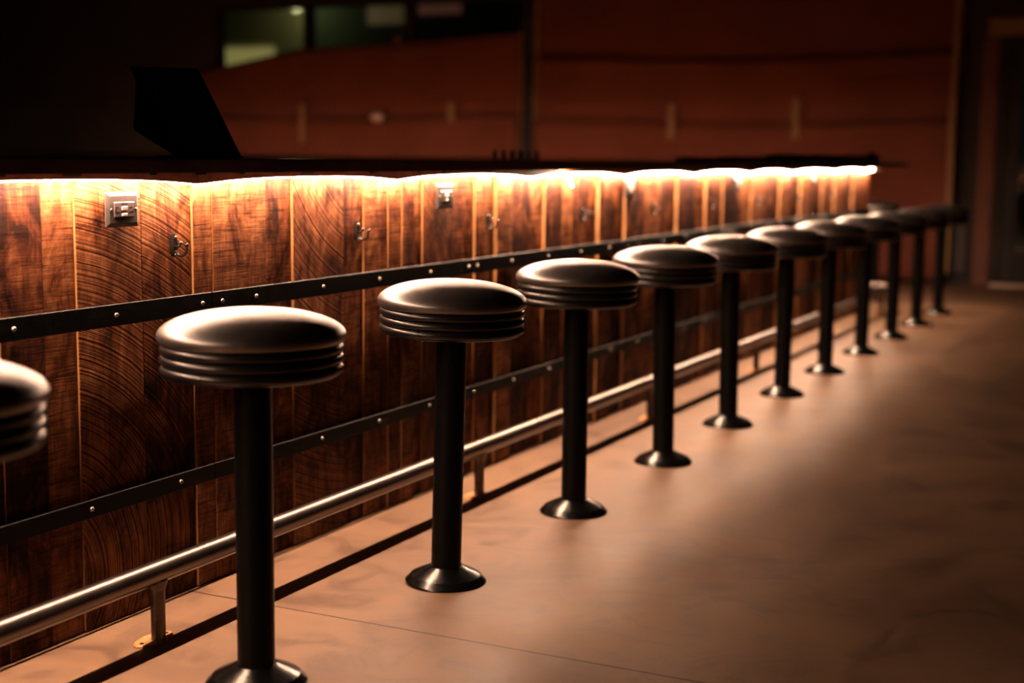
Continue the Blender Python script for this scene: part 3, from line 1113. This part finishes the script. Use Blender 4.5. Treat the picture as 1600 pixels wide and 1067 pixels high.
# bottles with pour spouts in a speed rail on the bartender's side
rail = thing('bottle_rack', 'steel speed rack behind the counter holding dark bottles', 'rack', (-0.62, 5.71, 0))
bm = bmesh.new()
box(bm, -0.06, 0.06, -0.35, 0.35, 0.712, 0.716)
box(bm, -0.06, -0.056, -0.35, 0.35, 0.716, 0.81)
box(bm, 0.056, 0.06, -0.35, 0.35, 0.716, 0.81)
obj('tray', bm, MAT['plate'], rail)
for s in (-1, 1):
    for q in (-1, 1):
        bm = bmesh.new(); tube(bm, [(q * 0.05, s * 0.33, 0), (q * 0.05, s * 0.33, 0.712)], 0.012, 16)
        obj('leg', bm, MAT['plate'], rail, True)


def bottle():
    e = thing('bottle', 'b', 'bottle', group='bottles with black pour spouts in the speed rack')
    b = bmesh.new()
    lathe(b, [(0, 0), (0.033, 0), (0.036, 0.004), (0.036, 0.19), (0.032, 0.215), (0.018, 0.245), (0.0145, 0.26), (0.0145, 0.295), (0, 0.295)], 40)
    obj('glass_body', b, MAT['bottle'], e, True, angle=40)
    b = bmesh.new()
    lathe(b, [(0.0363, 0.06), (0.0366, 0.062), (0.0366, 0.158), (0.0363, 0.16)], 40)
    obj('paper_label', b, MAT['label'], e, True)
    b = bmesh.new()
    lathe(b, [(0, 0.28), (0.0146, 0.290), (0.0165, 0.296), (0.0165, 0.308), (0.011, 0.315), (0.0085, 0.340), (0.0095, 0.344), (0.0095, 0.352), (0, 0.352)], 24)
    obj('pour_spout', b, MAT['plastic'], e, True, angle=40)
    return e


b0 = bottle()
for i, y in enumerate((5.50, 5.584, 5.668, 5.755, 5.842, 5.926)):
    o = b0 if i == 0 else copy_tree(b0)
    o.location = (-0.62, y, 0.7165)
    o['label'] = ['first dark bottle spout in the row of six, nearest the camera', 'second dark bottle spout of the row of six', 'third dark bottle spout of the row of six',
                  'fourth dark bottle spout of the row of six', 'fifth dark bottle spout of the row of six', 'last dark bottle spout in the row of six, farthest away'][i]

# low pale boards and a caddy on the far end of the counter
def tray(y0, y1, x0, x1, h, label):
    e = thing('serving_tray', label, 'tray', ((x0 + x1) / 2, (y0 + y1) / 2, ZT1), group='pale trays on the far counter')
    w_, l_ = (x1 - x0) / 2, (y1 - y0) / 2
    b = bmesh.new(); box(b, -w_, w_, -l_, l_, 0, 0.008, 0.002)
    obj('bottom', b, MAT['tray'], e)
    b = bmesh.new()
    box(b, -w_, -w_ + 0.01, -l_, l_, 0.008, h, 0.002); box(b, w_ - 0.01, w_, -l_, l_, 0.008, h, 0.002)
    box(b, -w_ + .01, w_ - 0.01, -l_, -l_ + 0.01, 0.008, h, 0.002); box(b, -w_ + .01, w_ - .01, l_ - 0.01, l_, 0.008, h, 0.002)
    obj('rim', b, MAT['tray'], e)


tray(6.75, 7.35, -0.25, 0.05, 0.022, 'low pale tray on the counter, nearest of three')
tray(7.50, 8.15, -0.25, 0.05, 0.030, 'middle pale tray of three on the far counter')
tray(8.35, 9.75, -0.25, 0.05, 0.048, 'long pale tray at the far counter end')
cad = thing('napkin_caddy', 'small black caddy standing at the far counter corner', 'caddy', (0.02, 10.08, ZT1))
bm = bmesh.new(); box(bm, -0.045, 0.045, -0.06, 0.06, 0, 0.055, 0.004)
obj('holder', bm, MAT['plastic'], cad)
bm = bmesh.new(); box(bm, -0.012, 0.012, -0.045, 0.045, 0.050, 0.078, 0.002)
obj('divider', bm, MAT['plastic'], cad)
